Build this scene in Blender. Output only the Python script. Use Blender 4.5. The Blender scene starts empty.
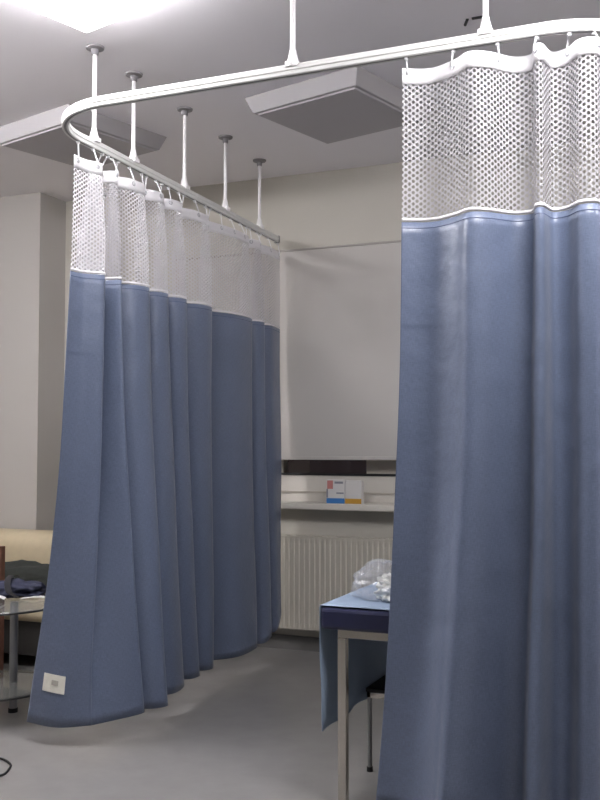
import bpy, bmesh, math, random
from mathutils import Vector, Matrix, noise
random.seed(7)
PI = math.pi
scene = bpy.context.scene
COL = scene.collection

# ------------------------------------------------------------------ helpers
def world_loc(p):
    v = Vector((0, 0, 0))
    while p:
        v = v + p.location
        p = p.parent
    return v

def obj(name, bm, mat, parent=None, smooth=False, bevel=0.0, sub=0):
    if parent is not None:
        bmesh.ops.translate(bm, verts=bm.verts, vec=-world_loc(parent))
    me = bpy.data.meshes.new(name)
    bm.to_mesh(me); bm.free()
    o = bpy.data.objects.new(name, me)
    COL.objects.link(o)
    if mat: me.materials.append(mat)
    if parent is not None: o.parent = parent
    if smooth:
        for p in me.polygons: p.use_smooth = True
    if bevel:
        m = o.modifiers.new('bevel', 'BEVEL'); m.width = bevel; m.segments = 2; m.limit_method = 'ANGLE'
    if sub:
        m = o.modifiers.new('sub', 'SUBSURF'); m.levels = sub; m.render_levels = sub
    return o

def tag(o, label=None, cat=None, group=None, kind=None):
    if label: o['label'] = label
    if cat: o['category'] = cat
    if group: o['group'] = group
    if kind: o['kind'] = kind
    return o

def thing(name, label, cat, loc=(0, 0, 0), rz=0.0, group=None):
    o = bpy.data.objects.new(name, None)
    COL.objects.link(o)
    o.location = loc; o.rotation_euler = (0, 0, rz); o.empty_display_size = 0.05
    return tag(o, label, cat, group)

def struct(name, bm, mat, **k):
    return tag(obj(name, bm, mat, **k), kind='structure')

def box(bm, x0, x1, y0, y1, z0, z1):
    vs = [bm.verts.new((x, y, z)) for x in (x0, x1) for y in (y0, y1) for z in (z0, z1)]
    for f in ((0,1,3,2), (4,6,7,5), (0,4,5,1), (2,3,7,6), (0,2,6,4), (1,5,7,3)):
        bm.faces.new([vs[i] for i in f])
    return vs

def B(*a):
    bm = bmesh.new(); box(bm, *a); return bm

def frustum(bm, c, s0, z0, s1, z1):
    a = [bm.verts.new((c[0]+sx*s0, c[1]+sy*s0, z0)) for sx, sy in ((-1,-1),(1,-1),(1,1),(-1,1))]
    b = [bm.verts.new((c[0]+sx*s1, c[1]+sy*s1, z1)) for sx, sy in ((-1,-1),(1,-1),(1,1),(-1,1))]
    bm.faces.new(a[::-1]); bm.faces.new(b)
    for i in range(4):
        j = (i+1) % 4
        bm.faces.new((a[i], a[j], b[j], b[i]))

def lathe(bm, c, prof, n=24):
    """prof: list of (radius, z); closed with caps"""
    rings = []
    for r, z in prof:
        rings.append([bm.verts.new((c[0]+r*math.cos(2*PI*k/n), c[1]+r*math.sin(2*PI*k/n), z)) for k in range(n)])
    for a, b in zip(rings, rings[1:]):
        for k in range(n):
            bm.faces.new((a[k], a[(k+1) % n], b[(k+1) % n], b[k]))
    bm.faces.new(rings[0][::-1]); bm.faces.new(rings[-1])

def sweep(bm, path, prof, closed=False, up=Vector((0, 0, 1))):
    """prof: list of (side, up) offsets, swept along path"""
    n = len(path); rings = []
    for i, p in enumerate(path):
        if closed:
            t = (path[(i+1) % n]-path[i-1]).normalized()
        else:
            t = (path[min(i+1, n-1)]-path[max(i-1, 0)]).normalized()
        s = t.cross(up)
        if s.length < 1e-4: s = Vector((1, 0, 0))
        s.normalize(); u = s.cross(t).normalized()
        rings.append([bm.verts.new(p+s*a+u*b) for a, b in prof])
    m = len(prof)
    rng = range(n) if closed else range(n-1)
    for i in rng:
        a, b = rings[i], rings[(i+1) % n]
        for k in range(m):
            bm.faces.new((a[k], a[(k+1) % m], b[(k+1) % m], b[k]))
    if not closed:
        bm.faces.new(rings[0][::-1]); bm.faces.new(rings[-1])
    bmesh.ops.recalc_face_normals(bm, faces=bm.faces)

def circ(r, n=10):
    return [(r*math.cos(2*PI*k/n), r*math.sin(2*PI*k/n)) for k in range(n)]

def tube(bm, pts, r, n=10):
    pts = [Vector(p) for p in pts]
    d = (pts[-1]-pts[0])
    up = Vector((0, 0, 1)) if abs(d.normalized().z) < 0.9 else Vector((0, 1, 0))
    sweep(bm, pts, circ(r, n), up=up)

def torus(bm, c, axis, R, r, n=16, m=8):
    axis = Vector(axis).normalized()
    a = axis.orthogonal().normalized(); b = axis.cross(a)
    rings = []
    for i in range(n):
        t = 2*PI*i/n; d = a*math.cos(t)+b*math.sin(t)
        rings.append([bm.verts.new(Vector(c)+d*(R+r*math.cos(2*PI*k/m))+axis*(r*math.sin(2*PI*k/m))) for k in range(m)])
    for i in range(n):
        for k in range(m):
            bm.faces.new((rings[i][k], rings[(i+1) % n][k], rings[(i+1) % n][(k+1) % m], rings[i][(k+1) % m]))

def catmull(pts, per=12):
    out = []
    n = len(pts)
    for i in range(n-1):
        p0 = pts[max(i-1, 0)]; p1 = pts[i]; p2 = pts[i+1]; p3 = pts[min(i+2, n-1)]
        for k in range(per):
            t = k/per
            out.append(0.5*((2*p1)+(p2-p0)*t+(2*p0-5*p1+4*p2-p3)*t*t+(3*p1-p0-3*p2+p3)*t**3))
    out.append(pts[-1].copy())
    return out

# ------------------------------------------------------------------ materials
def mat(name, col, rough=0.6, metal=0.0, spec=0.5, sheen=0.0, noise_amt=0.0, noise_scale=20.0, bump=0.0, bump_scale=200.0, coords='Object'):
    m = bpy.data.materials.new(name); m.use_nodes = True
    nt = m.node_tree; b = nt.nodes['Principled BSDF']
    b.inputs['Base Color'].default_value = (*col, 1)
    b.inputs['Roughness'].default_value = rough
    b.inputs['Metallic'].default_value = metal
    b.inputs['Specular IOR Level'].default_value = spec
    if sheen:
        b.inputs['Sheen Weight'].default_value = sheen
        b.inputs['Sheen Roughness'].default_value = 0.4
    tc = nt.nodes.new('ShaderNodeTexCoord')
    if noise_amt:
        n = nt.nodes.new('ShaderNodeTexNoise'); n.inputs['Scale'].default_value = noise_scale; n.inputs['Detail'].default_value = 4
        nt.links.new(tc.outputs[coords], n.inputs['Vector'])
        mr = nt.nodes.new('ShaderNodeMapRange')
        mr.inputs[1].default_value = 0.3; mr.inputs[2].default_value = 0.7
        mr.inputs[3].default_value = 1-noise_amt; mr.inputs[4].default_value = 1+noise_amt
        nt.links.new(n.outputs[0], mr.inputs[0])
        mx = nt.nodes.new('ShaderNodeVectorMath'); mx.operation = 'SCALE'
        mx.inputs[0].default_value = col
        nt.links.new(mr.outputs[0], mx.inputs['Scale'])
        nt.links.new(mx.outputs[0], b.inputs['Base Color'])
    if bump:
        n = nt.nodes.new('ShaderNodeTexNoise'); n.inputs['Scale'].default_value = bump_scale; n.inputs['Detail'].default_value = 3
        nt.links.new(tc.outputs[coords], n.inputs['Vector'])
        bp = nt.nodes.new('ShaderNodeBump'); bp.inputs['Strength'].default_value = bump; bp.inputs['Distance'].default_value = 0.002
        nt.links.new(n.outputs[0], bp.inputs['Height']); nt.links.new(bp.outputs[0], b.inputs['Normal'])
    return m

def emit(name, col, strength):
    m = bpy.data.materials.new(name); m.use_nodes = True
    nt = m.node_tree; b = nt.nodes['Principled BSDF']
    b.inputs['Base Color'].default_value = (0.8, 0.8, 0.8, 1)
    b.inputs['Emission Color'].default_value = (*col, 1)
    b.inputs['Emission Strength'].default_value = strength
    return m

def mesh_material():
    """white knitted netting with staggered round holes, laid out on UV in metres"""
    m = bpy.data.materials.new('white_netting'); m.use_nodes = True
    nt = m.node_tree; N = nt.nodes; L = nt.links
    b = N['Principled BSDF']; out = N['Material Output']
    b.inputs['Base Color'].default_value = (0.57, 0.558, 0.583, 1); b.inputs['Roughness'].default_value = 0.6
    uv = N.new('ShaderNodeUVMap'); uv.uv_map = 'UVMap'
    W, H, R = 0.0262, 0.0185, 0.0055
    def lattice(dx, dy):
        a = N.new('ShaderNodeVectorMath'); a.operation = 'ADD'; a.inputs[1].default_value = (dx, dy, 0)
        L.new(uv.outputs[0], a.inputs[0])
        w = N.new('ShaderNodeVectorMath'); w.operation = 'WRAP'
        w.inputs[1].default_value = (W/2, H/2, 1); w.inputs[2].default_value = (-W/2, -H/2, -1)
        L.new(a.outputs[0], w.inputs[0])
        l = N.new('ShaderNodeVectorMath'); l.operation = 'LENGTH'; L.new(w.outputs[0], l.inputs[0])
        return l.outputs['Value']
    mn = N.new('ShaderNodeMath'); mn.operation = 'MINIMUM'
    L.new(lattice(0, 0), mn.inputs[0]); L.new(lattice(W/2, H/2), mn.inputs[1])
    lt = N.new('ShaderNodeMath'); lt.operation = 'GREATER_THAN'; lt.inputs[1].default_value = R
    L.new(mn.outputs[0], lt.inputs[0])
    tr = N.new('ShaderNodeBsdfTransparent')
    tl = N.new('ShaderNodeBsdfTranslucent'); tl.inputs[0].default_value = (0.57, 0.558, 0.583, 1)
    cl = N.new('ShaderNodeMixShader'); cl.inputs[0].default_value = 0.5
    L.new(b.outputs[0], cl.inputs[1]); L.new(tl.outputs[0], cl.inputs[2])
    mx = N.new('ShaderNodeMixShader')
    L.new(lt.outputs[0], mx.inputs[0]); L.new(tr.outputs[0], mx.inputs[1]); L.new(cl.outputs[0], mx.inputs[2])
    L.new(mx.outputs[0], out.inputs[0])
    return m

def weave_material(name, col):
    """blue woven curtain cloth: fine thread variation on UV in metres"""
    m = mat(name, col, rough=0.40, spec=0.5, sheen=0.15)
    nt = m.node_tree; N = nt.nodes; L = nt.links; b = N['Principled BSDF']
    uv = N.new('ShaderNodeUVMap'); uv.uv_map = 'UVMap'
    def threads(sx, sy):
        mp = N.new('ShaderNodeVectorMath'); mp.operation = 'MULTIPLY'; mp.inputs[1].default_value = (sx, sy, 1)
        L.new(uv.outputs[0], mp.inputs[0])
        n = N.new('ShaderNodeTexNoise'); n.inputs['Scale'].default_value = 1.0; n.inputs['Detail'].default_value = 2
        L.new(mp.outputs[0], n.inputs['Vector']); return n.outputs[0]
    a = N.new('ShaderNodeMath'); a.operation = 'ADD'
    L.new(threads(60, 400), a.inputs[0]); L.new(threads(400, 60), a.inputs[1])
    mr = N.new('ShaderNodeMapRange'); mr.inputs[1].default_value = 0.6; mr.inputs[2].default_value = 1.4
    mr.inputs[3].default_value = 0.82; mr.inputs[4].default_value = 1.18
    L.new(a.outputs[0], mr.inputs[0])
    sc = N.new('ShaderNodeVectorMath'); sc.operation = 'SCALE'; sc.inputs[0].default_value = col
    L.new(mr.outputs[0], sc.inputs['Scale']); L.new(sc.outputs[0], b.inputs['Base Color'])
    bp = N.new('ShaderNodeBump'); bp.inputs['Strength'].default_value = 0.25; bp.inputs['Distance'].default_value = 0.001
    L.new(a.outputs[0], bp.inputs['Height'])
    # storage crease pressed across the cloth and soft crumples
    sp = N.new('ShaderNodeSeparateXYZ'); L.new(uv.outputs[0], sp.inputs[0])
    cr = N.new('ShaderNodeMapRange'); cr.interpolation_type = 'SMOOTHSTEP'
    cr.inputs[1].default_value = 1.620; cr.inputs[2].default_value = 1.640; L.new(sp.outputs[1], cr.inputs[0])
    cn = N.new('ShaderNodeTexNoise'); cn.inputs['Scale'].default_value = 7.0; cn.inputs['Detail'].default_value = 3
    L.new(uv.outputs[0], cn.inputs['Vector'])
    ed = N.new('ShaderNodeMapRange'); ed.interpolation_type = 'SMOOTHSTEP'
    ed.inputs[1].default_value = 0.08; ed.inputs[2].default_value = 0.16; ed.inputs[3].default_value = 1; ed.inputs[4].default_value = 0
    L.new(sp.outputs[0], ed.inputs[0])
    ml = N.new('ShaderNodeMath'); ml.operation = 'MULTIPLY'; L.new(cr.outputs[0], ml.inputs[0]); L.new(ed.outputs[0], ml.inputs[1])
    ad = N.new('ShaderNodeMath'); ad.operation = 'MULTIPLY_ADD'; ad.inputs[1].default_value = 0.16
    L.new(ml.outputs[0], ad.inputs[0]); L.new(cn.outputs[0], ad.inputs[2])
    b2 = N.new('ShaderNodeBump'); b2.inputs['Strength'].default_value = 0.5; b2.inputs['Distance'].default_value = 0.016
    L.new(ad.outputs[0], b2.inputs['Height']); L.new(bp.outputs[0], b2.inputs['Normal']); L.new(b2.outputs[0], b.inputs['Normal'])
    return m

def clear_material(name, tint, dens=0.5, rough=0.15):
    m = bpy.data.materials.new(name); m.use_nodes = True
    nt = m.node_tree; N = nt.nodes; L = nt.links
    b = N['Principled BSDF']; b.inputs['Base Color'].default_value = (*tint, 1); b.inputs['Roughness'].default_value = rough
    b.inputs['Specular IOR Level'].default_value = 0.8
    tr = N.new('ShaderNodeBsdfTransparent'); mx = N.new('ShaderNodeMixShader'); mx.inputs[0].default_value = dens
    L.new(tr.outputs[0], mx.inputs[1]); L.new(b.outputs[0], mx.inputs[2]); L.new(mx.outputs[0], N['Material Output'].inputs[0])
    return m

def glass_material(name, tint, rough=0.02):
    m = bpy.data.materials.new(name); m.use_nodes = True
    b = m.node_tree.nodes['Principled BSDF']
    b.inputs['Base Color'].default_value = (*tint, 1); b.inputs['Roughness'].default_value = rough
    b.inputs['Transmission Weight'].default_value = 1.0; b.inputs['IOR'].default_value = 1.45
    return m

M = {}
M['wall'] = mat('cream_wall_paint', (0.53, 0.507, 0.452), 0.75, noise_amt=0.02, noise_scale=3, bump=0.1, bump_scale=120)
M['ceiling'] = mat('white_ceiling_paint', (0.88, 0.855, 0.885), 0.8, bump=0.1, bump_scale=150)
M['casing'] = mat('white_casing_paint', (0.50, 0.478, 0.455), 0.6)
M['floor'] = mat('grey_vinyl_floor', (0.225, 0.218, 0.212), 0.32, noise_amt=0.07, noise_scale=9, bump=0.05, bump_scale=60)
M['skirting'] = mat('grey_vinyl_skirting', (0.16, 0.155, 0.15), 0.5)
M['blind'] = mat('white_blind_fabric', (0.51, 0.487, 0.46), 0.8, bump=0.1, bump_scale=500)
M['frame'] = mat('white_window_plastic', (0.64, 0.61, 0.56), 0.4)
M['mullion'] = mat('recess_shade_grey', (0.50, 0.46, 0.40), 0.5)  # grey tone carries the recess shade of the white window frame
M['sill'] = mat('white_sill_laminate', (0.68, 0.645, 0.58), 0.35)
M['gasket'] = mat('black_rubber_gasket', (0.012, 0.012, 0.014), 0.5)
M['glass'] = glass_material('window_glass', (0.9, 0.95, 0.95))
M['radiator'] = mat('cream_radiator_enamel', (0.57, 0.54, 0.465), 0.4)
M['rail'] = mat('white_lacquered_rail', (0.66, 0.66, 0.645), 0.28, spec=0.6)
M['groove'] = mat('dark_rail_slot', (0.20, 0.20, 0.20), 0.5)
M['rod'] = mat('white_rod_lacquer', (0.84, 0.82, 0.83), 0.35)
M['flange'] = mat('grey_flange_metal', (0.22, 0.21, 0.22), 0.5)
M['flange2'] = mat('blind_top_shade', (0.36, 0.34, 0.31), 0.6)  # dark tone stands for the shadow line above the blind
M['netting'] = mesh_material()
M['header'] = mat('white_header_tape', (0.70, 0.685, 0.71), 0.6, bump=0.1, bump_scale=400)
M['blue'] = weave_material('blue_curtain_cloth', (0.118, 0.146, 0.222))
M['eyelet'] = mat('grey_metal_eyelet', (0.42, 0.42, 0.45), 0.3, metal=0.9)
M['hook'] = mat('white_plastic_hook', (0.70, 0.70, 0.72), 0.4)
M['label'] = mat('white_sewn_label', (0.78, 0.76, 0.68), 0.8, noise_amt=0.05, noise_scale=60)
M['print'] = mat('faint_label_print', (0.45, 0.43, 0.38), 0.8)
M['lamp_body'] = mat('white_lamp_housing', (0.40, 0.385, 0.395), 0.45)
M['lamp_off'] = mat('grey_unlit_diffuser', (0.42, 0.40, 0.42), 0.45)
for nm, k, q in (('dim', 6.0, 4.5), ('mid', 4.5, 30.0), ('low', 2.0, 18.0), ('bright', 12.0, 8.0)):
    M['lamp_'+nm] = emit(nm+'_lit_diffuser', (1.0, 0.985, 0.99), k)
    M['side_'+nm] = emit(nm+'_housing_added_glow', (1.0, 0.97, 1.0), q)  # housing side glow added to brighten the ceiling
M['navy'] = mat('navy_vinyl', (0.017, 0.020, 0.060), 0.42, noise_amt=0.1, bump=0.2, bump_scale=90)
M['chrome'] = mat('chromed_steel', (0.62, 0.58, 0.53), 0.22, metal=1.0)
M['sheet'] = mat('light_blue_sheet', (0.28, 0.36, 0.48), 0.8, bump=0.2, bump_scale=60)
M['black'] = mat('black_rubber', (0.008, 0.008, 0.010), 0.6)
M['bag'] = clear_material('clear_crinkled_film', (0.70, 0.73, 0.80), 0.26, 0.12)
M['packet'] = mat('white_crumpled_plastic', (0.80, 0.80, 0.76), 0.25, spec=0.8)
M['boxwhite'] = mat('white_carton', (0.70, 0.68, 0.66), 0.5)
M['boxblue'] = mat('blue_carton_print', (0.06, 0.22, 0.55), 0.5)
M['boxpink'] = mat('pink_carton_print', (0.55, 0.22, 0.20), 0.5)
M['boxorange'] = mat('orange_carton_print', (0.60, 0.33, 0.05), 0.5)
M['boxgrey'] = mat('grey_carton_print', (0.26, 0.26, 0.30), 0.5)
M['sofa'] = mat('beige_sofa_vinyl', (0.58, 0.49, 0.33), 0.5, noise_amt=0.04, bump=0.15, bump_scale=60)
M['sofa_dark'] = mat('dark_sofa_plinth', (0.03, 0.028, 0.026), 0.6)
M['tglass'] = clear_material('smoked_table_glass', (0.30, 0.31, 0.29), 0.35, 0.05)
M['tedge'] = mat('dark_table_ring', (0.03, 0.03, 0.03), 0.3)
M['tleg'] = mat('grey_table_leg', (0.30, 0.30, 0.31), 0.3, metal=0.7)
M['paper'] = mat('white_paper', (0.70, 0.69, 0.68), 0.7)
M['indigo'] = mat('indigo_cloth', (0.028, 0.032, 0.065), 0.8, noise_amt=0.2, noise_scale=30, bump=0.3, bump_scale=90)
M['strap'] = mat('black_webbing', (0.010, 0.010, 0.014), 0.6)
M['heap'] = mat('dark_heap_matte', (0.030, 0.034, 0.030), 0.9, noise_amt=0.2, bump=0.3, bump_scale=80)
M['wood'] = mat('reddish_brown_wood', (0.17, 0.075, 0.05), 0.45, noise_amt=0.25, noise_scale=25)
M['door'] = mat('grey_door_laminate', (0.52, 0.50, 0.47), 0.5)

# ------------------------------------------------------------------ room
CEIL = 2.94
XL, XR, YF, YB = -5.3, 3.8, -5.0, 5.53
struct('floor', B(XL-.2, XR+.2, YF-.2, YB+.25, -0.15, 0), M['floor'])
struct('ceiling', B(XL-.2, XR+.2, YF-.2, YB+.25, CEIL, CEIL+.15), M['ceiling'])
struct('wall_left', B(XL-.2, XL, YF-.2, YB+.25, 0, CEIL), M['wall'])
struct('wall_right', B(XR, XR+.2, YF-.2, YB+.25, 0, CEIL), M['wall'])
struct('wall_front', B(XL, XR, YF-.2, YF, 0, CEIL), M['wall'])
# back wall with the window opening
WX0, WX1, WZ0, WZ1 = -3.15, -0.75, 0.87, 2.40
bm = bmesh.new()
box(bm, XL, WX0, YB, YB+.25, 0, CEIL)
box(bm, WX1, XR, YB, YB+.25, 0, CEIL)
box(bm, WX0, WX1, YB, YB+.25, 0, WZ0)
box(bm, WX0, WX1, YB, YB+.25, WZ1, CEIL)
struct('wall_back', bm, M['wall'])
struct('baseboard_back', B(-4.08, XR, YB-.012, YB, 0, 0.085), M['skirting'])
# boxed-in casing at the left end of the back wall
struct('trim_1', B(XL, -4.115, 5.25, YB, 0, CEIL), M['casing'])
# window: frame, gasket, glass, post
w = thing('window_1', None, None, (-1.95, YB+.10, WZ0)); w['kind'] = 'structure'
bm = bmesh.new()
box(bm, WX0, WX1, YB+.09, YB+.16, WZ0, 1.062)
box(bm, WX0, WX1, YB+.09, YB+.16, WZ1-.07, WZ1)
box(bm, WX0, WX0+.07, YB+.09, YB+.16, 1.062, WZ1-.07)
box(bm, WX1-.07, WX1, YB+.09, YB+.16, 1.062, WZ1-.07)
obj('frame', bm, M['frame'], w, bevel=.004)
bm = bmesh.new(); box(bm, WX0, WX1, YB+.082, YB+.09, 0.955, 0.963)
obj('frame_groove', bm, M['mullion'], w)
obj('gasket', B(WX0+.07, WX1-.07, YB+.085, YB+.10, 1.062, 1.076), M['gasket'], w)
obj('pane', B(WX0+.07, WX1-.07, YB+.12, YB+.126, 1.062, WZ1-.07), M['glass'], w)
obj('post', B(-1.945, -1.60, YB+.085, YB+.15, 1.076, WZ1-.07), M['mullion'], w, bevel=.003)
obj('post', B(-2.53, -2.495, YB+.085, YB+.15, 1.076, WZ1-.07), M['mullion'], w, bevel=.003)
struct('trim_2', B(WX0-.05, WX1+.05, YB-.11, YB+.09, 0.862, 0.90), M['sill'], bevel=.006)

# door in the front wall and one in the right wall (behind the camera)
d = thing('door_1', None, None, (1.2, YF, 0)); d['kind'] = 'structure'
bm = bmesh.new(); box(bm, .68, .75, YF, YF+.03, 0, 2.12); box(bm, 1.65, 1.72, YF, YF+.03, 0, 2.12); box(bm, .68, 1.72, YF, YF+.03, 2.05, 2.12)
obj('door_frame', bm, M['frame'], d)
obj('leaf', B(.75, 1.65, YF, YF+.02, 0.005, 2.05), M['door'], d)
bm = bmesh.new(); tube(bm, [(.85, YF+.02, 1.02), (.85, YF+.07, 1.02), (.97, YF+.07, 1.02)], .01)
obj('handle', bm, M['chrome'], d, smooth=True)

# ------------------------------------------------------------------ roller blind
t = thing('roller_blind', 'white roller blind pulled down over the back wall window', 'blind', (-2.0, YB-.03, 2.44))
bm = bmesh.new(); box(bm, -3.22, -0.68, YB-.028, YB-.024, 1.166, 2.452); obj('blind_cloth', bm, M['blind'], t)
obj('bottom_bar', B(-3.22, -0.68, YB-.031, YB-.021, 1.160, 1.182), M['blind'], t, bevel=.003)
bm = bmesh.new(); box(bm, -3.24, -0.66, YB-.034, YB, 2.452, 2.466); obj('top_shadow_line', bm, M['flange2'], t, bevel=.004)  # slim dark strip drawing the shadow line at the blind top

# ------------------------------------------------------------------ radiator
RX0, RX1, RZ0, RZ1, RY = -2.95, -0.85, 0.145, 0.695, 5.425
t = thing('radiator', 'long cream ribbed panel radiator under the window sill', 'radiator', (-1.9, 5.45, 0))
bm = bmesh.new()
pitch = 0.0333; n = int((RX1-RX0-.06)/pitch)
prof = []
x = RX0+.03
prof.append((RX0, RY+.004)); prof.append((RX0+.025, RY))
for i in range(n):
    prof += [(x, RY), (x+.010, RY), (x+.015, RY+.006), (x+.026, RY+.006), (x+.031, RY)]
    x += pitch
prof += [(RX1-.02, RY), (RX1, RY+.004)]
lo = [bm.verts.new((a, b, RZ0+.035)) for a, b in prof]; hi = [bm.verts.new((a, b, RZ1-.035)) for a, b in prof]
lo2 = [bm.verts.new((a, RY, RZ0)) for a, b in prof]; hi2 = [bm.verts.new((a, RY, RZ1)) for a, b in prof]
for a, b in ((lo2, lo), (lo, hi), (hi, hi2)):
    for k in range(len(prof)-1): bm.faces.new((a[k], a[k+1], b[k+1], b[k]))
box(bm, RX0, RX1, RY+.012, RY+.02, RZ0, RZ1)
obj('front_panel', bm, M['radiator'], t)
obj('side_cover', B(RX0-.004, RX0, RY, RY+.085, RZ0+.02, RZ1), M['radiator'], t)
obj('side_cover', B(RX1, RX1+.004, RY, RY+.085, RZ0+.02, RZ1), M['radiator'], t)
bm = bmesh.new()
box(bm, RX0, RX1, RY, RY+.012, RZ1, RZ1+.006); box(bm, RX0, RX1, RY+.075, RY+.085, RZ1, RZ1+.006)
x = RX0
while x < RX1-.01:
    box(bm, x, x+.012, RY+.012, RY+.075, RZ1, RZ1+.006); x += .03
obj('top_grille', bm, M['radiator'], t)
obj('rear_panel', B(RX0, RX1, RY+.075, RY+.085, RZ0, RZ1), M['radiator'], t)
for xx in (RX0+.06, RX1-.06):
    bm = bmesh.new(); lathe(bm, (xx, RY+.04), [(.009, 0), (.009, RZ0+.01)], 12)
    obj('supply_pipe', bm, M['radiator'], t)

# ------------------------------------------------------------------ cartons on the sill
def carton(name, label, x0, x1, y0, z0, h, dep, bandmat, extra):
    t = thing(name, label, 'box', ((x0+x1)/2, y0+dep/2, z0), group=None)
    obj('carton_body', B(x0, x1, y0, y0+dep, z0, z0+h), M['boxwhite'], t, bevel=.0015)
    obj('colour_band', B(x0+.0005, x1-.0005, y0-.0012, y0+.001, z0+.003, z0+h*.235), bandmat, t)
    for nm, a0, a1, b0, b1, m in extra:
        obj(nm, B(x0+a0*(x1-x0), x0+a1*(x1-x0), y0-.0012, y0+.001, z0+b0*h, z0+b1*h), m, t)
    return t
carton('small_carton', 'small white box with blue lower band on the sill', -2.135, -2.020, 5.435, 0.90, 0.143, 0.045, M['boxblue'],
       [('printed_picture', .04, .36, .62, .97, M['boxpink']), ('printed_picture', .45, .92, .84, .93, M['boxgrey']),
        ('printed_picture', .55, .95, .42, .48, M['boxgrey']), ('printed_picture', .0, .09, .25, .62, M['boxgrey'])])
carton('small_carton', 'small white box with orange lower band on the sill', -2.017, -1.915, 5.437, 0.90, 0.14, 0.045, M['boxorange'], [])

# ------------------------------------------------------------------ ceiling lamps
def lamp(label, x, y, rz, on):
    t = thing('ceiling_lamp', label, 'lamp', (x, y, CEIL), 0, 'square ceiling lamps')
    bm = bmesh.new(); frustum(bm, (x, y), .305, CEIL-.075, .335, CEIL)
    obj('housing', bm, M['side_'+on] if on else M['lamp_body'], t, bevel=.004)
    bm = bmesh.new(); frustum(bm, (x, y), .285, CEIL-.083, .29, CEIL-.074)
    obj('diffuser', bm, M['lamp_'+on] if on else M['lamp_off'], t, bevel=.002)
    t.rotation_euler.z = rz
    return t
RZL = math.radians(-15)
lamp('lit square ceiling lamp at the top left, beside the rail corner', -2.02, 2.75, RZL, 'dim')
lamp('unlit square ceiling lamp behind the front rail, near the right curtain', -1.665, 4.43, RZL, None)
lamp('unlit square ceiling lamp at the left, outside the curtained bay', -3.14, 4.33, RZL, None)
lamp('lit square ceiling lamp out of frame in front of the right curtain', -0.10, 2.34, RZL, 'bright')
lamp('added unseen square lamp at the far left, for brightness', -3.48, 2.65, RZL, 'mid')  # unseen lamp added to brighten the left wall and ceiling
lamp('added unseen square lamp at the right, beyond the right curtain', 1.25, 3.35, RZL, 'low')  # extra unseen lamp, its glowing sides added to light the ceiling

# ------------------------------------------------------------------ curtain rail
RAILZ = 2.52
RXL, RXR, RYF, RAD = -2.39, -0.13, 2.98, 0.33
path = []
def rail_x(y): return RXL-.035*(y-3.4) if y > 3.4 else RXL
for i in range(12):
    yy = 5.43-(5.43-(RYF+RAD))*i/12
    path.append(Vector((rail_x(yy), yy, RAILZ)))
for i in range(25):
    a = PI+ (PI/2)*i/24
    path.append(Vector((RXL+RAD+RAD*math.cos(a), RYF+RAD+RAD*math.sin(a), RAILZ)))
for i in range(1, 12): path.append(Vector((RXL+RAD+(RXR-RXL-2*RAD)*i/12, RYF, RAILZ)))
for i in range(25):
    a = -PI/2+(PI/2)*i/24
    path.append(Vector((RXR-RAD+RAD*math.cos(a), RYF+RAD+RAD*math.sin(a), RAILZ)))
for i in range(1, 13): path.append(Vector((RXR, RYF+RAD+(5.43-RYF-RAD)*i/12, RAILZ)))
rail_t = thing('curtain_rail', 'white U-shaped curtain rail hung from the ceiling on rods', 'curtain rail', (-1.25, RYF, RAILZ))
bm = bmesh.new()
w_, h_ = .014, .019
sweep(bm, path, [(-w_, -h_+.003), (-w_+.002, -h_), (-.005, -h_), (-.005, -h_+.008), (.005, -h_+.008), (.005, -h_), (w_-.002, -h_), (w_, -h_+.003),
                 (w_, -.004), (w_+.0025, -.002), (w_+.0025, .003), (w_, .005), (w_, h_-.004), (w_-.004, h_), (-w_+.004, h_), (-w_, h_-.004), (-w_, .005), (-w_-.0025, .003), (-w_-.0025, -.002), (-w_, -.004)])
obj('rail', bm, M['rail'], rail_t)
bm = bmesh.new(); sweep(bm, path, [(-.0048, -h_+.0015), (.0048, -h_+.0015), (.0048, -h_+.0078), (-.0048, -h_+.0078)])
obj('rail_slot', bm, M['groove'], rail_t)
for p in (path[0], path[-1]):
    obj('end_cap', B(p.x-.018, p.x+.018, p.y-.004, p.y+.012, p.z-.022, p.z+.022), M['groove'], rail_t, bevel=.003)
def rod(x, y):
    bm = bmesh.new(); lathe(bm, (x, y), [(.0092, RAILZ+.03), (.0092, CEIL-.004)], 18)
    r = obj('suspension_rod', bm, M['rod'], rail_t, smooth=False)
    bm = bmesh.new(); lathe(bm, (x, y), [(.014, CEIL-.035), (.017, CEIL-.012), (.038, CEIL-.008), (.040, CEIL)], 24)
    obj('ceiling_flange', bm, M['flange'], r)
    bm = bmesh.new(); lathe(bm, (x, y), [(.021, RAILZ+.012), (.021, RAILZ+.028), (.0165, RAILZ+.042), (.0115, RAILZ+.066), (.0115, RAILZ+.07)], 20)
    box(bm, x-.022, x+.022, y-.019, y+.019, RAILZ+.010, RAILZ+.028)
    obj('rail_bracket', bm, M['rod'], r)
for x, y in [(rail_x(q), q) for q in (3.40, 3.72, 4.215, 4.69, 5.16)]+[ (-1.291, RYF), (-0.633, RYF), (RXR, 3.72), (RXR, 4.45), (RXR, 5.13)]:
    rod(x, y)

# ------------------------------------------------------------------ curtains
def lerp(a, b, t): return a+(b-a)*t

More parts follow.
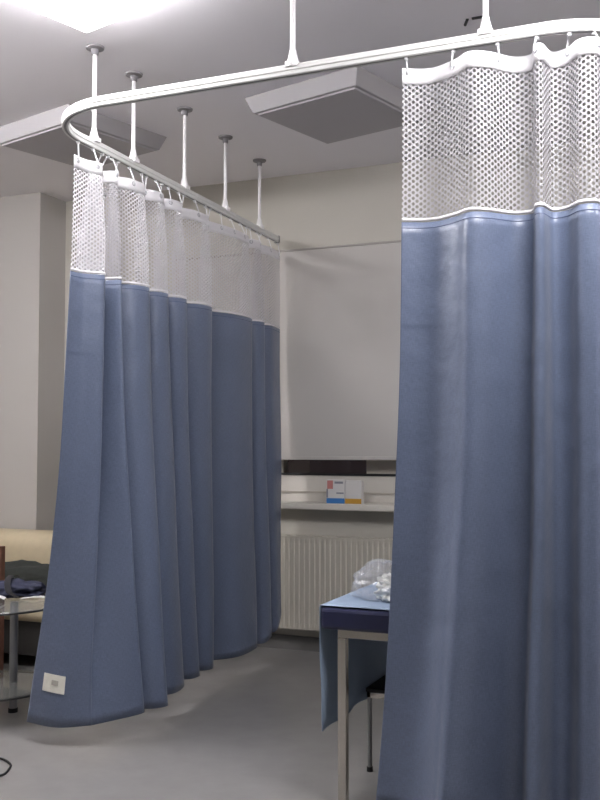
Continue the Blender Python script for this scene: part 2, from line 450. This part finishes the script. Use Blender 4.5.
class Cloth:
    """cloth hung from top control polyline (plan) to a bottom one; S(i, z) along the resampled fold line"""
    def __init__(self, top, bot, ztop, zhem, per=10, power=1.15, line=None):
        self.line = line
        self.ztop = ztop; self.zhem = zhem; self.power = power
        self.T = catmull([Vector((p[0], p[1], 0)) for p in top], per)
        self.Bt = catmull([Vector((p[0], p[1], h)) for p, h in zip(bot, zhem)], per)
        self.n = len(self.T)
        self.s = [0.0]
        for i in range(1, self.n):
            m0 = lerp(self.T[i-1], self.Bt[i-1], .3); m1 = lerp(self.T[i], self.Bt[i], .3)
            d = m1-m0; d.z = 0
            self.s.append(self.s[-1]+d.length)
    def hem(self, i): return self.Bt[i].z
    def P(self, i, z):
        hz = self.hem(i)
        f = (self.ztop-z)/(self.ztop-hz)
        f = max(0.0, min(1.0, f))
        g = f**self.power
        a, b = self.T[i].copy(), self.Bt[i]
        if self.line: a.x = lerp(self.line(a.y), a.x, .5+.5*min(1, f/.13))
        p = Vector((lerp(a.x, b.x, g), lerp(a.y, b.y, g), z))
        # slack creases, gently wandering with height
        k = noise.noise(Vector((self.s[i]*5.0, z*1.3, self.T[0].x)))*.010*min(1, f*2.5)
        p.y += k; p.x += k*.6
        return p
    def grid(self, zfun0, zfun1, rows, i0=0, i1=None, off=0.0, ):
        i1 = self.n-1 if i1 is None else i1
        bm = bmesh.new(); uvl = bm.loops.layers.uv.new('UVMap')
        V = []
        for r in range(rows+1):
            row = []
            for i in range(i0, i1+1):
                z = lerp(zfun0(i), zfun1(i), r/rows)
                p = self.P(i, z)
                if off:
                    p = p+self.N(i, z)*off
                row.append((bm.verts.new(p), self.s[i], z))
            V.append(row)
        for r in range(rows):
            for k in range(i1-i0):
                q = (V[r][k], V[r][k+1], V[r+1][k+1], V[r+1][k])
                f = bm.faces.new([a[0] for a in q]); f.smooth = True
                for l, a in zip(f.loops, q): l[uvl].uv = (a[1], a[2])
        return bm
    def N(self, i, z):
        a = self.P(max(i-1, 0), z); b = self.P(min(i+1, self.n-1), z)
        t = (b-a); t.z = 0
        return Vector((t.y, -t.x, 0)).normalized()
    def index_at(self, s):
        return min(range(self.n), key=lambda i: abs(self.s[i]-s))

def hang(cloth, root, zseam, hook_step, first=.02):
    ztop = cloth.ztop
    hb = .052
    g = cloth.grid(lambda i: ztop, lambda i: ztop-hb, 3)
    h = obj('header_tape', g, M['header'], root); h.modifiers.new('t', 'SOLIDIFY').thickness = .003
    obj('netting', cloth.grid(lambda i: ztop-hb, lambda i: zseam+.012, 14), M['netting'], root)
    sm = obj('seam_tape', cloth.grid(lambda i: zseam+.013, lambda i: zseam+.003, 2), M['header'], root)
    sm.modifiers.new('t', 'SOLIDIFY').thickness = .003
    bl = obj('blue_panel', cloth.grid(lambda i: zseam, lambda i: cloth.hem(i), 46), M['blue'], root)
    md = bl.modifiers.new('t', 'SOLIDIFY'); md.thickness = .003; md.offset = 0
    st = obj('hem_stitching', cloth.grid(lambda i: zseam-.018, lambda i: zseam-.0205, 1, off=.0022), M['stitch'], root)
    return h

def hooks(cloth, root, rail_xy, idx):
    for i in idx:
        p = cloth.P(i, cloth.ztop-.018); n = cloth.N(i, cloth.ztop-.018)
        q = rail_xy(p)
        bm = bmesh.new(); torus(bm, p+n*.002, n, .0085, .0028, 16, 8)
        e = obj('eyelet', bm, M['eyelet'], root, smooth=True)
        bm = bmesh.new()
        a = p+n*.006
        top = Vector((q.x, q.y, RAILZ-.0125))
        tube(bm, [p+Vector((0, 0, -.004))-n*.004, a+Vector((0, 0, -.003)), a+Vector((0, 0, .012)), lerp(a, top, .6)+Vector((0, 0, .004)), top], .0028, 8)
        lathe(bm, (q.x, q.y), [(.0045, RAILZ-.030), (.0075, RAILZ-.027), (.0075, RAILZ-.0195)], 10)
        obj('hook', bm, M['hook'], root, smooth=True)

M['stitch'] = mat('dark_blue_stitching', (0.07, 0.09, 0.17), 0.8)

# ---- left curtain: drawn along the left side of the rail
E = [3.256, 3.510, 3.624, 3.861, 4.042, 4.227, 4.520, 5.027, 5.200, 5.46]     # where each fold ridge shows along the rail
A = .052
top = [(-2.392, 3.262)]
bot = [(-2.685, 3.385)]
hem = [.085]
ridge_bot = [None, (-2.42, 3.43), (-2.285, 3.645), (-2.245, 3.80), (-2.36, 4.14), (-2.39, 4.35), (-2.41, 4.52), (-2.385, 5.00), (-2.385, 5.20), (-2.40, 5.36)]
zr = [None, .085, .098, .10, .10, .10, .10, .115, .15, .20]
def add(tp, bp, hz): top.append(tp); bot.append(bp); hem.append(hz)
for i in range(1, 9):
    a = A if i != 1 else .05
    ry = E[i]-1.7*a; x0 = rail_x(E[i])
    if i == 1:
        add((x0+.004, lerp(E[0], ry, .5)), (-2.53, 3.375), .08)
    rb = ridge_bot[i]; nb = ridge_bot[i+1]
    add((x0+a, ry), rb, zr[i])
    gap = (E[i+1]-E[i])
    if i == 1: add((x0-.15, ry+.065), (-2.388, 3.475), zr[i])
    else: add((x0-a*1.0, ry+min(.045, gap*.3)), (lerp(rb[0], nb[0], .2)-.10, lerp(rb[1], nb[1], .22)), zr[i])
    if gap > .13:
        add((x0+a*.62, ry+gap*.54), (lerp(rb[0], nb[0], .60)-.008, lerp(rb[1], nb[1], .56)), zr[i])
add((-2.448, 5.455), (-2.395, 5.355), .235)
left = Cloth(top, bot, 2.440, hem, per=10, power=1.9, line=rail_x)
lt = thing('hospital_curtain', 'blue curtain with narrow white netting top, hung in many folds along the left rail', 'curtain', (-2.39, 4.3, 0), group=None)
hang(left, lt, 1.962, .12)
def rail_left(p):
    if p.y > RYF+RAD: return Vector((rail_x(p.y), p.y, 0))
    c = Vector((RXL+RAD, RYF+RAD, 0)); d = Vector((p.x-c.x, p.y-c.y, 0)).normalized()
    return c+d*RAD
idxs = []
s = .02
while s < left.s[-1]:
    idxs.append(left.index_at(s)); s += .125
hooks(left, lt, rail_left, idxs)
# sewn care label near the free lower corner
def patch(cloth, s0, s1, z0, z1, off, name, m, parent, skew=0.0, rows=4, cols=6):
    bm = bmesh.new(); g = []
    def at(s, z):
        s = max(0, s)
        j = 0
        while j < cloth.n-2 and cloth.s[j+1] < s: j += 1
        f = (s-cloth.s[j])/max(1e-6, cloth.s[j+1]-cloth.s[j])
        p = lerp(cloth.P(j, z), cloth.P(j+1, z), f)
        return p+cloth.N(j, z)*off
    for r in range(rows+1):
        g.append([bm.verts.new(at(lerp(s0, s1, c/cols), lerp(z0, z1, r/rows)+skew*(c/cols))) for c in range(cols+1)])
    for r in range(rows):
        for c in range(cols):
            bm.faces.new((g[r][c], g[r][c+1], g[r+1][c+1], g[r+1][c]))
    o = obj(name, bm, m, parent); o.modifiers.new('t', 'SOLIDIFY').thickness = .0015
    return o
lab = patch(left, .028, .090, .230, .304, .0045, 'care_label', M['label'], lt, skew=-.012)
patch(left, .050, .068, .258, .278, .0062, 'faint_print', M['print'], lab, skew=-.004)

# ---- right curtain: near end of the front rail, bending round the right corner
tx = [-.906, -.846, -.793, -.725, -.674, -.621, -.559, -.501, -.480, -.459, -.441, -.393, -.349, -.303, -.283]
ty = [0, .03, .03, -.008, -.050, -.025, .045, .048, -.018, -.022, .052, .045, -.010, -.005, .07]
bx = [-1.015, -.924, -.859, -.804, -.763, -.701, -.624, -.564, -.528, -.496, -.461, -.418, -.375, -.330, -.308]
by = [.03, .025, .0, -.06, -.095, -.03, .065, .06, -.045, -.05, .055, .06, -.03, -.02, .08]
top = [(x, RYF+y) for x, y in zip(tx, ty)]
bot = [(x, RYF+y) for x, y in zip(bx, by)]
for x, y in ((-.235, 3.10), (-.19, 3.07), (-.165, 3.13), (-.21, 3.21), (-.13, 3.24), (-.09, 3.32), (-.16, 3.38), (-.15, 3.47), (-.08, 3.53), (-.16, 3.61), (-.13, 3.72), (-.09, 3.80), (-.14, 3.90)):
    top.append((x, y)); bot.append((x*1.0+(.02 if x > -.14 else -.01), y))
right = Cloth(top, bot, 2.468, [.10]*len(top), per=10, power=2.2)
rt = thing('hospital_curtain', 'blue curtain with wide honeycomb netting top, hanging at the right in front', 'curtain', (-.5, RYF, 0))
hang(right, rt, 1.966, .12)
def rail_right(p):
    if p.x < RXR-RAD: return Vector((p.x, RYF, 0))
    if p.y > RYF+RAD: return Vector((RXR, p.y, 0))
    c = Vector((RXR-RAD, RYF+RAD, 0)); d = Vector((p.x-c.x, p.y-c.y, 0)).normalized()
    return c+d*RAD
hooks(right, rt, rail_right, [min(range(150), key=lambda i: abs(right.T[i].x-v)) for v in (-.893, -.735, -.596, -.476, -.390, -.297)]+[right.index_at(v) for v in (1.15, 1.3, 1.45)])

# ------------------------------------------------------------------ treatment couch
CX0, CX1, CY0, CY1 = -1.262, -0.65, 3.15, 5.02
t = thing('treatment_couch', 'navy padded treatment couch on chrome legs behind the right curtain', 'couch', ((CX0+CX1)/2, (CY0+CY1)/2, 0))
obj('pad', B(CX0, CX1, CY0, CY1, .615, .688), M['navy'], t, bevel=.012)
bm = bmesh.new()
for a in ((CX0+.058, CX0+.083, CY0+.02, CY1-.02), (CX1-.083, CX1-.058, CY0+.02, CY1-.02), (CX0+.083, CX1-.083, CY0+.02, CY0+.045), (CX0+.083, CX1-.083, CY1-.045, CY1-.02)):
    box(bm, *a, .588, .6155)
obj('frame', bm, M['chrome'], t)
for x, y in ((CX0+.073, CY0+.032), (CX1-.073, CY0+.032), (CX0+.073, CY1-.032), (CX1-.073, CY1-.032)):
    bm = bmesh.new(); box(bm, x-.0155, x+.0155, y-.0155, y+.0155, .012, .588)
    lg = obj('leg', bm, M['chrome'], t, bevel=.004)
    obj('foot_cap', B(x-.018, x+.018, y-.018, y+.018, 0, .02), M['black'], lg, bevel=.003)

# sheet over the top and down the far-left side
bm = bmesh.new(); rows = []
NY = 60
prof = []
for k in range(13): prof.append(('t', k/12))
for k in range(13): prof.append(('s', k/12))
for j in range(NY+1):
    y = CY0+.012+(CY1-CY0-.03)*j/NY
    row = []
    for kind, f in prof:
        wv = .0025*math.sin(y*23+f*5)+.003*noise.noise(Vector((y*6, f*4, 3)))
        if kind == 't':
            x = lerp(CX1-.03, CX0-.004, f); z = .6925+.002*(1+noise.noise(Vector((x*11, y*11, 1))))
            yy = y+(.006*noise.noise(Vector((x*14, 7, j*.2))) if j == 0 else 0)
        else:
            drop = .43+.015*noise.noise(Vector((y*3, 0, 0)))
            x = CX0-.006+(wv*1.5*f+.005*math.sin(y*17+1)*f+.003*f)
            z = .688-f*drop
            yy = y+.02*f
        row.append(bm.verts.new((x, yy, z)))
    rows.append(row)
for j in range(NY):
    for k in range(len(prof)-1):
        f = bm.faces.new((rows[j][k], rows[j][k+1], rows[j+1][k+1], rows[j+1][k])); f.smooth = True
o = obj('couch_sheet', bm, M['sheet']); o.modifiers.new('t', 'SOLIDIFY').thickness = .0012
tag(o, 'light blue sheet over the navy couch, hanging down its left side', 'sheet')

# step stool under the couch
t = thing('step_stool', 'low stool with black top and chrome legs under the couch', 'stool', (-1.05, 3.8, 0))
obj('stool_top', B(-1.248, -.90, 3.585, 4.00, .302, .318), M['black'], t, bevel=.004)
bm = bmesh.new()
for a in ((-1.244, -.904, 3.589, 3.605), (-1.244, -.904, 3.98, 3.996), (-1.244, -1.228, 3.589, 3.996), (-.92, -.904, 3.589, 3.996)):
    box(bm, *a, .280, .3025)
obj('stool_frame', bm, M['chrome'], t, bevel=.002)
for x, y in ((-1.236, 3.598), (-.912, 3.598), (-1.236, 3.988), (-.912, 3.988)):
    bm = bmesh.new(); lathe(bm, (x, y), [(.009, .01), (.009, .285)], 12)
    lg = obj('leg', bm, M['tleg'], t)
    bm = bmesh.new(); lathe(bm, (x, y), [(.012, 0), (.012, .018)], 12)
    obj('rubber_foot', bm, M['black'], lg)

# crumpled clear bag with a white packet in it
def crumple(c, r, seed, amp, sub=4, flat=.0, zmin=0.0, sharp=3.2):
    bm = bmesh.new(); bmesh.ops.create_icosphere(bm, subdivisions=sub, radius=1.0)
    for v in bm.verts:
        d = v.co.normalized()
        k = 1+amp*(noise.noise(d*sharp+Vector((seed, 0, 0)))+.6*abs(noise.noise(d*sharp*2.3+Vector((0, seed, 0))))+.4*noise.noise(d*sharp*5+Vector((0, 0, seed))))
        p = Vector((d.x*r[0], d.y*r[1], d.z*r[2]))*k
        p.z = max(p.z, -r[2]*flat)
        v.co = p+Vector(c)
    zm = min(v.co.z for v in bm.verts)
    for v in bm.verts: v.co.z += zmin-zm
    return bm
tag(obj('plastic_bag', crumple((-1.10, 3.40, .76), (.125, .12, .080), 3.1, .26, 4, .6, .6985), M['bag'], smooth=False), 'crumpled clear plastic bag on the light blue couch sheet', 'bag')
tag(obj('crumpled_packet', crumple((-1.045, 3.35, .74), (.070, .06, .055), 8.4, .42, 4, .6, .7005, 4.0), M['packet']), 'crumpled white packet inside the clear plastic bag', 'packet')

# ------------------------------------------------------------------ left: sofa, glass table and what lies on it, chair, cord
t = thing('sofa', 'beige padded sofa in front of the white wall casing', 'sofa', (-4.1, 4.8, 0))
def cushion(x0_, x1_, y0_, y1_, z0_, z1_, r):
    bm = bmesh.new(); box(bm, x0_, x1_, y0_, y1_, z0_, z1_)
    bmesh.ops.bevel(bm, geom=list(bm.edges), offset=r, segments=6, profile=.5, affect='EDGES')
    return bm
obj('backrest', cushion(-5.1, -3.16, 4.94, 5.235, .36, .705, .10), M['sofa'], t, smooth=True)
obj('seat', cushion(-5.1, -3.16, 4.44, 5.0, .26, .405, .05), M['sofa'], t, smooth=True)
obj('armrest', cushion(-3.18, -2.98, 4.44, 5.235, .10, .56, .06), M['sofa'], t, smooth=True)
obj('base', B(-5.05, -3.18, 4.49, 5.2, .07, .28), M['sofa_dark'], t)
for x, y in ((-5.0, 4.52), (-3.08, 4.52), (-5.0, 5.15), (-3.08, 5.15)):
    obj('leg', B(x-.025, x+.025, y-.025, y+.025, 0, .11), M['sofa_dark'], t)

bm = crumple((-3.78, 4.74, .47), (.34, .13, .085), 2.2, .30, 4, .6, .404, 2.2)  # dark rumpled lump on the seat, below the backrest
tag(obj('dark_heap', bm, M['heap'], smooth=True), 'dark rumpled blanket on the beige sofa seat behind the glass table', 'heap')
TX, TY, TR, TZ = -3.10, 3.66, .33, .52
t = thing('glass_side_table', 'round glass side table with grey metal legs left of the blue curtain', 'table', (TX, TY, 0))
bm = bmesh.new(); lathe(bm, (TX, TY), [(TR-.003, TZ-.008), (TR, TZ-.004), (TR-.003, TZ)], 64)
obj('glass_top', bm, M['tglass'], t)
bm = bmesh.new(); torus(bm, (TX, TY, TZ-.009), (0, 0, 1), TR-.004, .005, 64, 8); obj('top_rim', bm, M['tedge'], t, smooth=True)
bm = bmesh.new(); lathe(bm, (TX, TY), [(TR-.045, .136), (TR-.045, .142)], 64); obj('lower_shelf', bm, M['tglass'], t)
bm = bmesh.new(); torus(bm, (TX, TY, .132), (0, 0, 1), TR-.045, .005, 64, 8); obj('shelf_rim', bm, M['tedge'], t, smooth=True)
for k in range(3):
    a = math.radians(15+120*k)
    x, y = TX+(TR-.06)*math.cos(a), TY+(TR-.06)*math.sin(a)
    if k == 0: x, y = -3.045+.0, 3.735
    if k == 0:
        x, y = TX+.055, TY+.07
    bm = bmesh.new(); lathe(bm, (x, y), [(.019, .012), (.019, TZ-.009)], 20)
    lg = obj('leg', bm, M['tleg'], t)
    bm = bmesh.new(); lathe(bm, (x, y), [(.022, 0), (.022, .02)], 20); obj('foot_cap', bm, M['black'], lg)

bm = crumple((-3.14, 3.86, .55), (.15, .10, .045), 5.2, .35, 4, .5, TZ+.001, 2.6)
bagt = thing('cloth_bag', 'indigo cloth bag with black strap lying on the glass table', 'bag', (-3.14, 3.86, TZ))
obj('bag_body', bm, M['indigo'], bagt, smooth=True)
bm = bmesh.new()
sp = catmull([Vector(p) for p in ((-3.20, 3.93, .60), (-3.16, 3.84, .612), (-3.12, 3.77, .595), (-3.07, 3.72, .56), (-3.02, 3.72, .535))], 8)
sweep(bm, sp, [(-.014, -.002), (.014, -.002), (.014, .002), (-.014, .002)])
obj('strap', bm, M['strap'], bagt)
def paper(name, label, pts, wdt):
    bm = bmesh.new(); sp = catmull([Vector(p) for p in pts], 8)
    sweep(bm, sp, [(-wdt, -.001), (wdt, -.001), (wdt, .001), (-wdt, .001)])
    tag(obj(name, bm, M['paper']), label, 'paper')
paper('paper_strip', 'curled white paper strip on the left of the glass table', [(-3.17, 3.56, TZ+.004), (-3.12, 3.61, TZ+.022), (-3.08, 3.65, TZ+.028), (-3.05, 3.67, TZ+.016)], .03)
paper('paper_sheet', 'small white paper beside the blue curtain on the glass table', [(-3.04, 3.78, TZ+.003), (-2.99, 3.80, TZ+.010), (-2.95, 3.83, TZ+.006)], .03)

t = thing('wooden_chair', 'reddish brown wooden chair at the left edge of the picture', 'chair', (-3.72, 4.12, 0))
for x in (-3.555, -3.945):
    obj('back_post', B(x-.017, x+.017, 4.22, 4.255, 0, .705), M['wood'], t, bevel=.004)
    obj('leg', B(x-.017, x+.017, 3.86, 3.895, 0, .43), M['wood'], t, bevel=.004)
obj('seat', B(-3.975, -3.53, 3.85, 4.26, .43, .455), M['wood'], t, bevel=.006)
for z in (.55, .65):
    obj('back_rail', B(-3.935, -3.565, 4.228, 4.248, z-.025, z+.025), M['wood'], t, bevel=.003)

bm = bmesh.new()
cp = catmull([Vector(p) for p in ((-3.1, 3.0, .005), (-2.85, 3.12, .005), (-2.66, 3.155, .005), (-2.56, 3.12, .005), (-2.515, 3.06, .005), (-2.50, 2.99, .005), (-2.58, 2.90, .005), (-2.8, 2.78, .005), (-3.0, 2.6, .005), (-3.1, 2.3, .005))], 8)
sweep(bm, cp, circ(.0045, 8))
tag(obj('floor_cable', bm, M['strap'], smooth=True), 'thin black cable looped on the floor at lower left', 'cable')

# dark stubs on the ceiling beside the front rail rod
t = thing('ceiling_hook', 'small dark metal hook on the ceiling behind the right rail rod', 'hook', (-.83, 3.745, CEIL))
obj('hook_plate', B(-.850, -.802, 3.740, 3.752, CEIL-.006, CEIL), M['gasket'], t)
bm = bmesh.new(); tube(bm, [(-.868, 3.745, CEIL-.003), (-.888, 3.79, CEIL-.004)], .006); obj('hook_tip', bm, M['gasket'], t)

# ------------------------------------------------------------------ world, camera, view
wd = bpy.data.worlds.new('night'); scene.world = wd; wd.use_nodes = True
wd.node_tree.nodes['Background'].inputs[0].default_value = (0.012, 0.008, 0.008, 1)
wd.node_tree.nodes['Background'].inputs[1].default_value = 0.4

cam = bpy.data.cameras.new('camera'); co = bpy.data.objects.new('camera', cam); COL.objects.link(co)
co.location = (0, 0, 1.25)
co.rotation_euler = (PI/2+math.radians(2.65), 0, math.radians(23))
cam.sensor_fit = 'VERTICAL'; cam.sensor_height = 36; cam.lens = 973/800*36
scene.camera = co
vs = scene.view_settings
vs.view_transform = 'Standard'; vs.look = 'None'; vs.gamma = 1; vs.use_curve_mapping = False
vs.exposure = 1.85
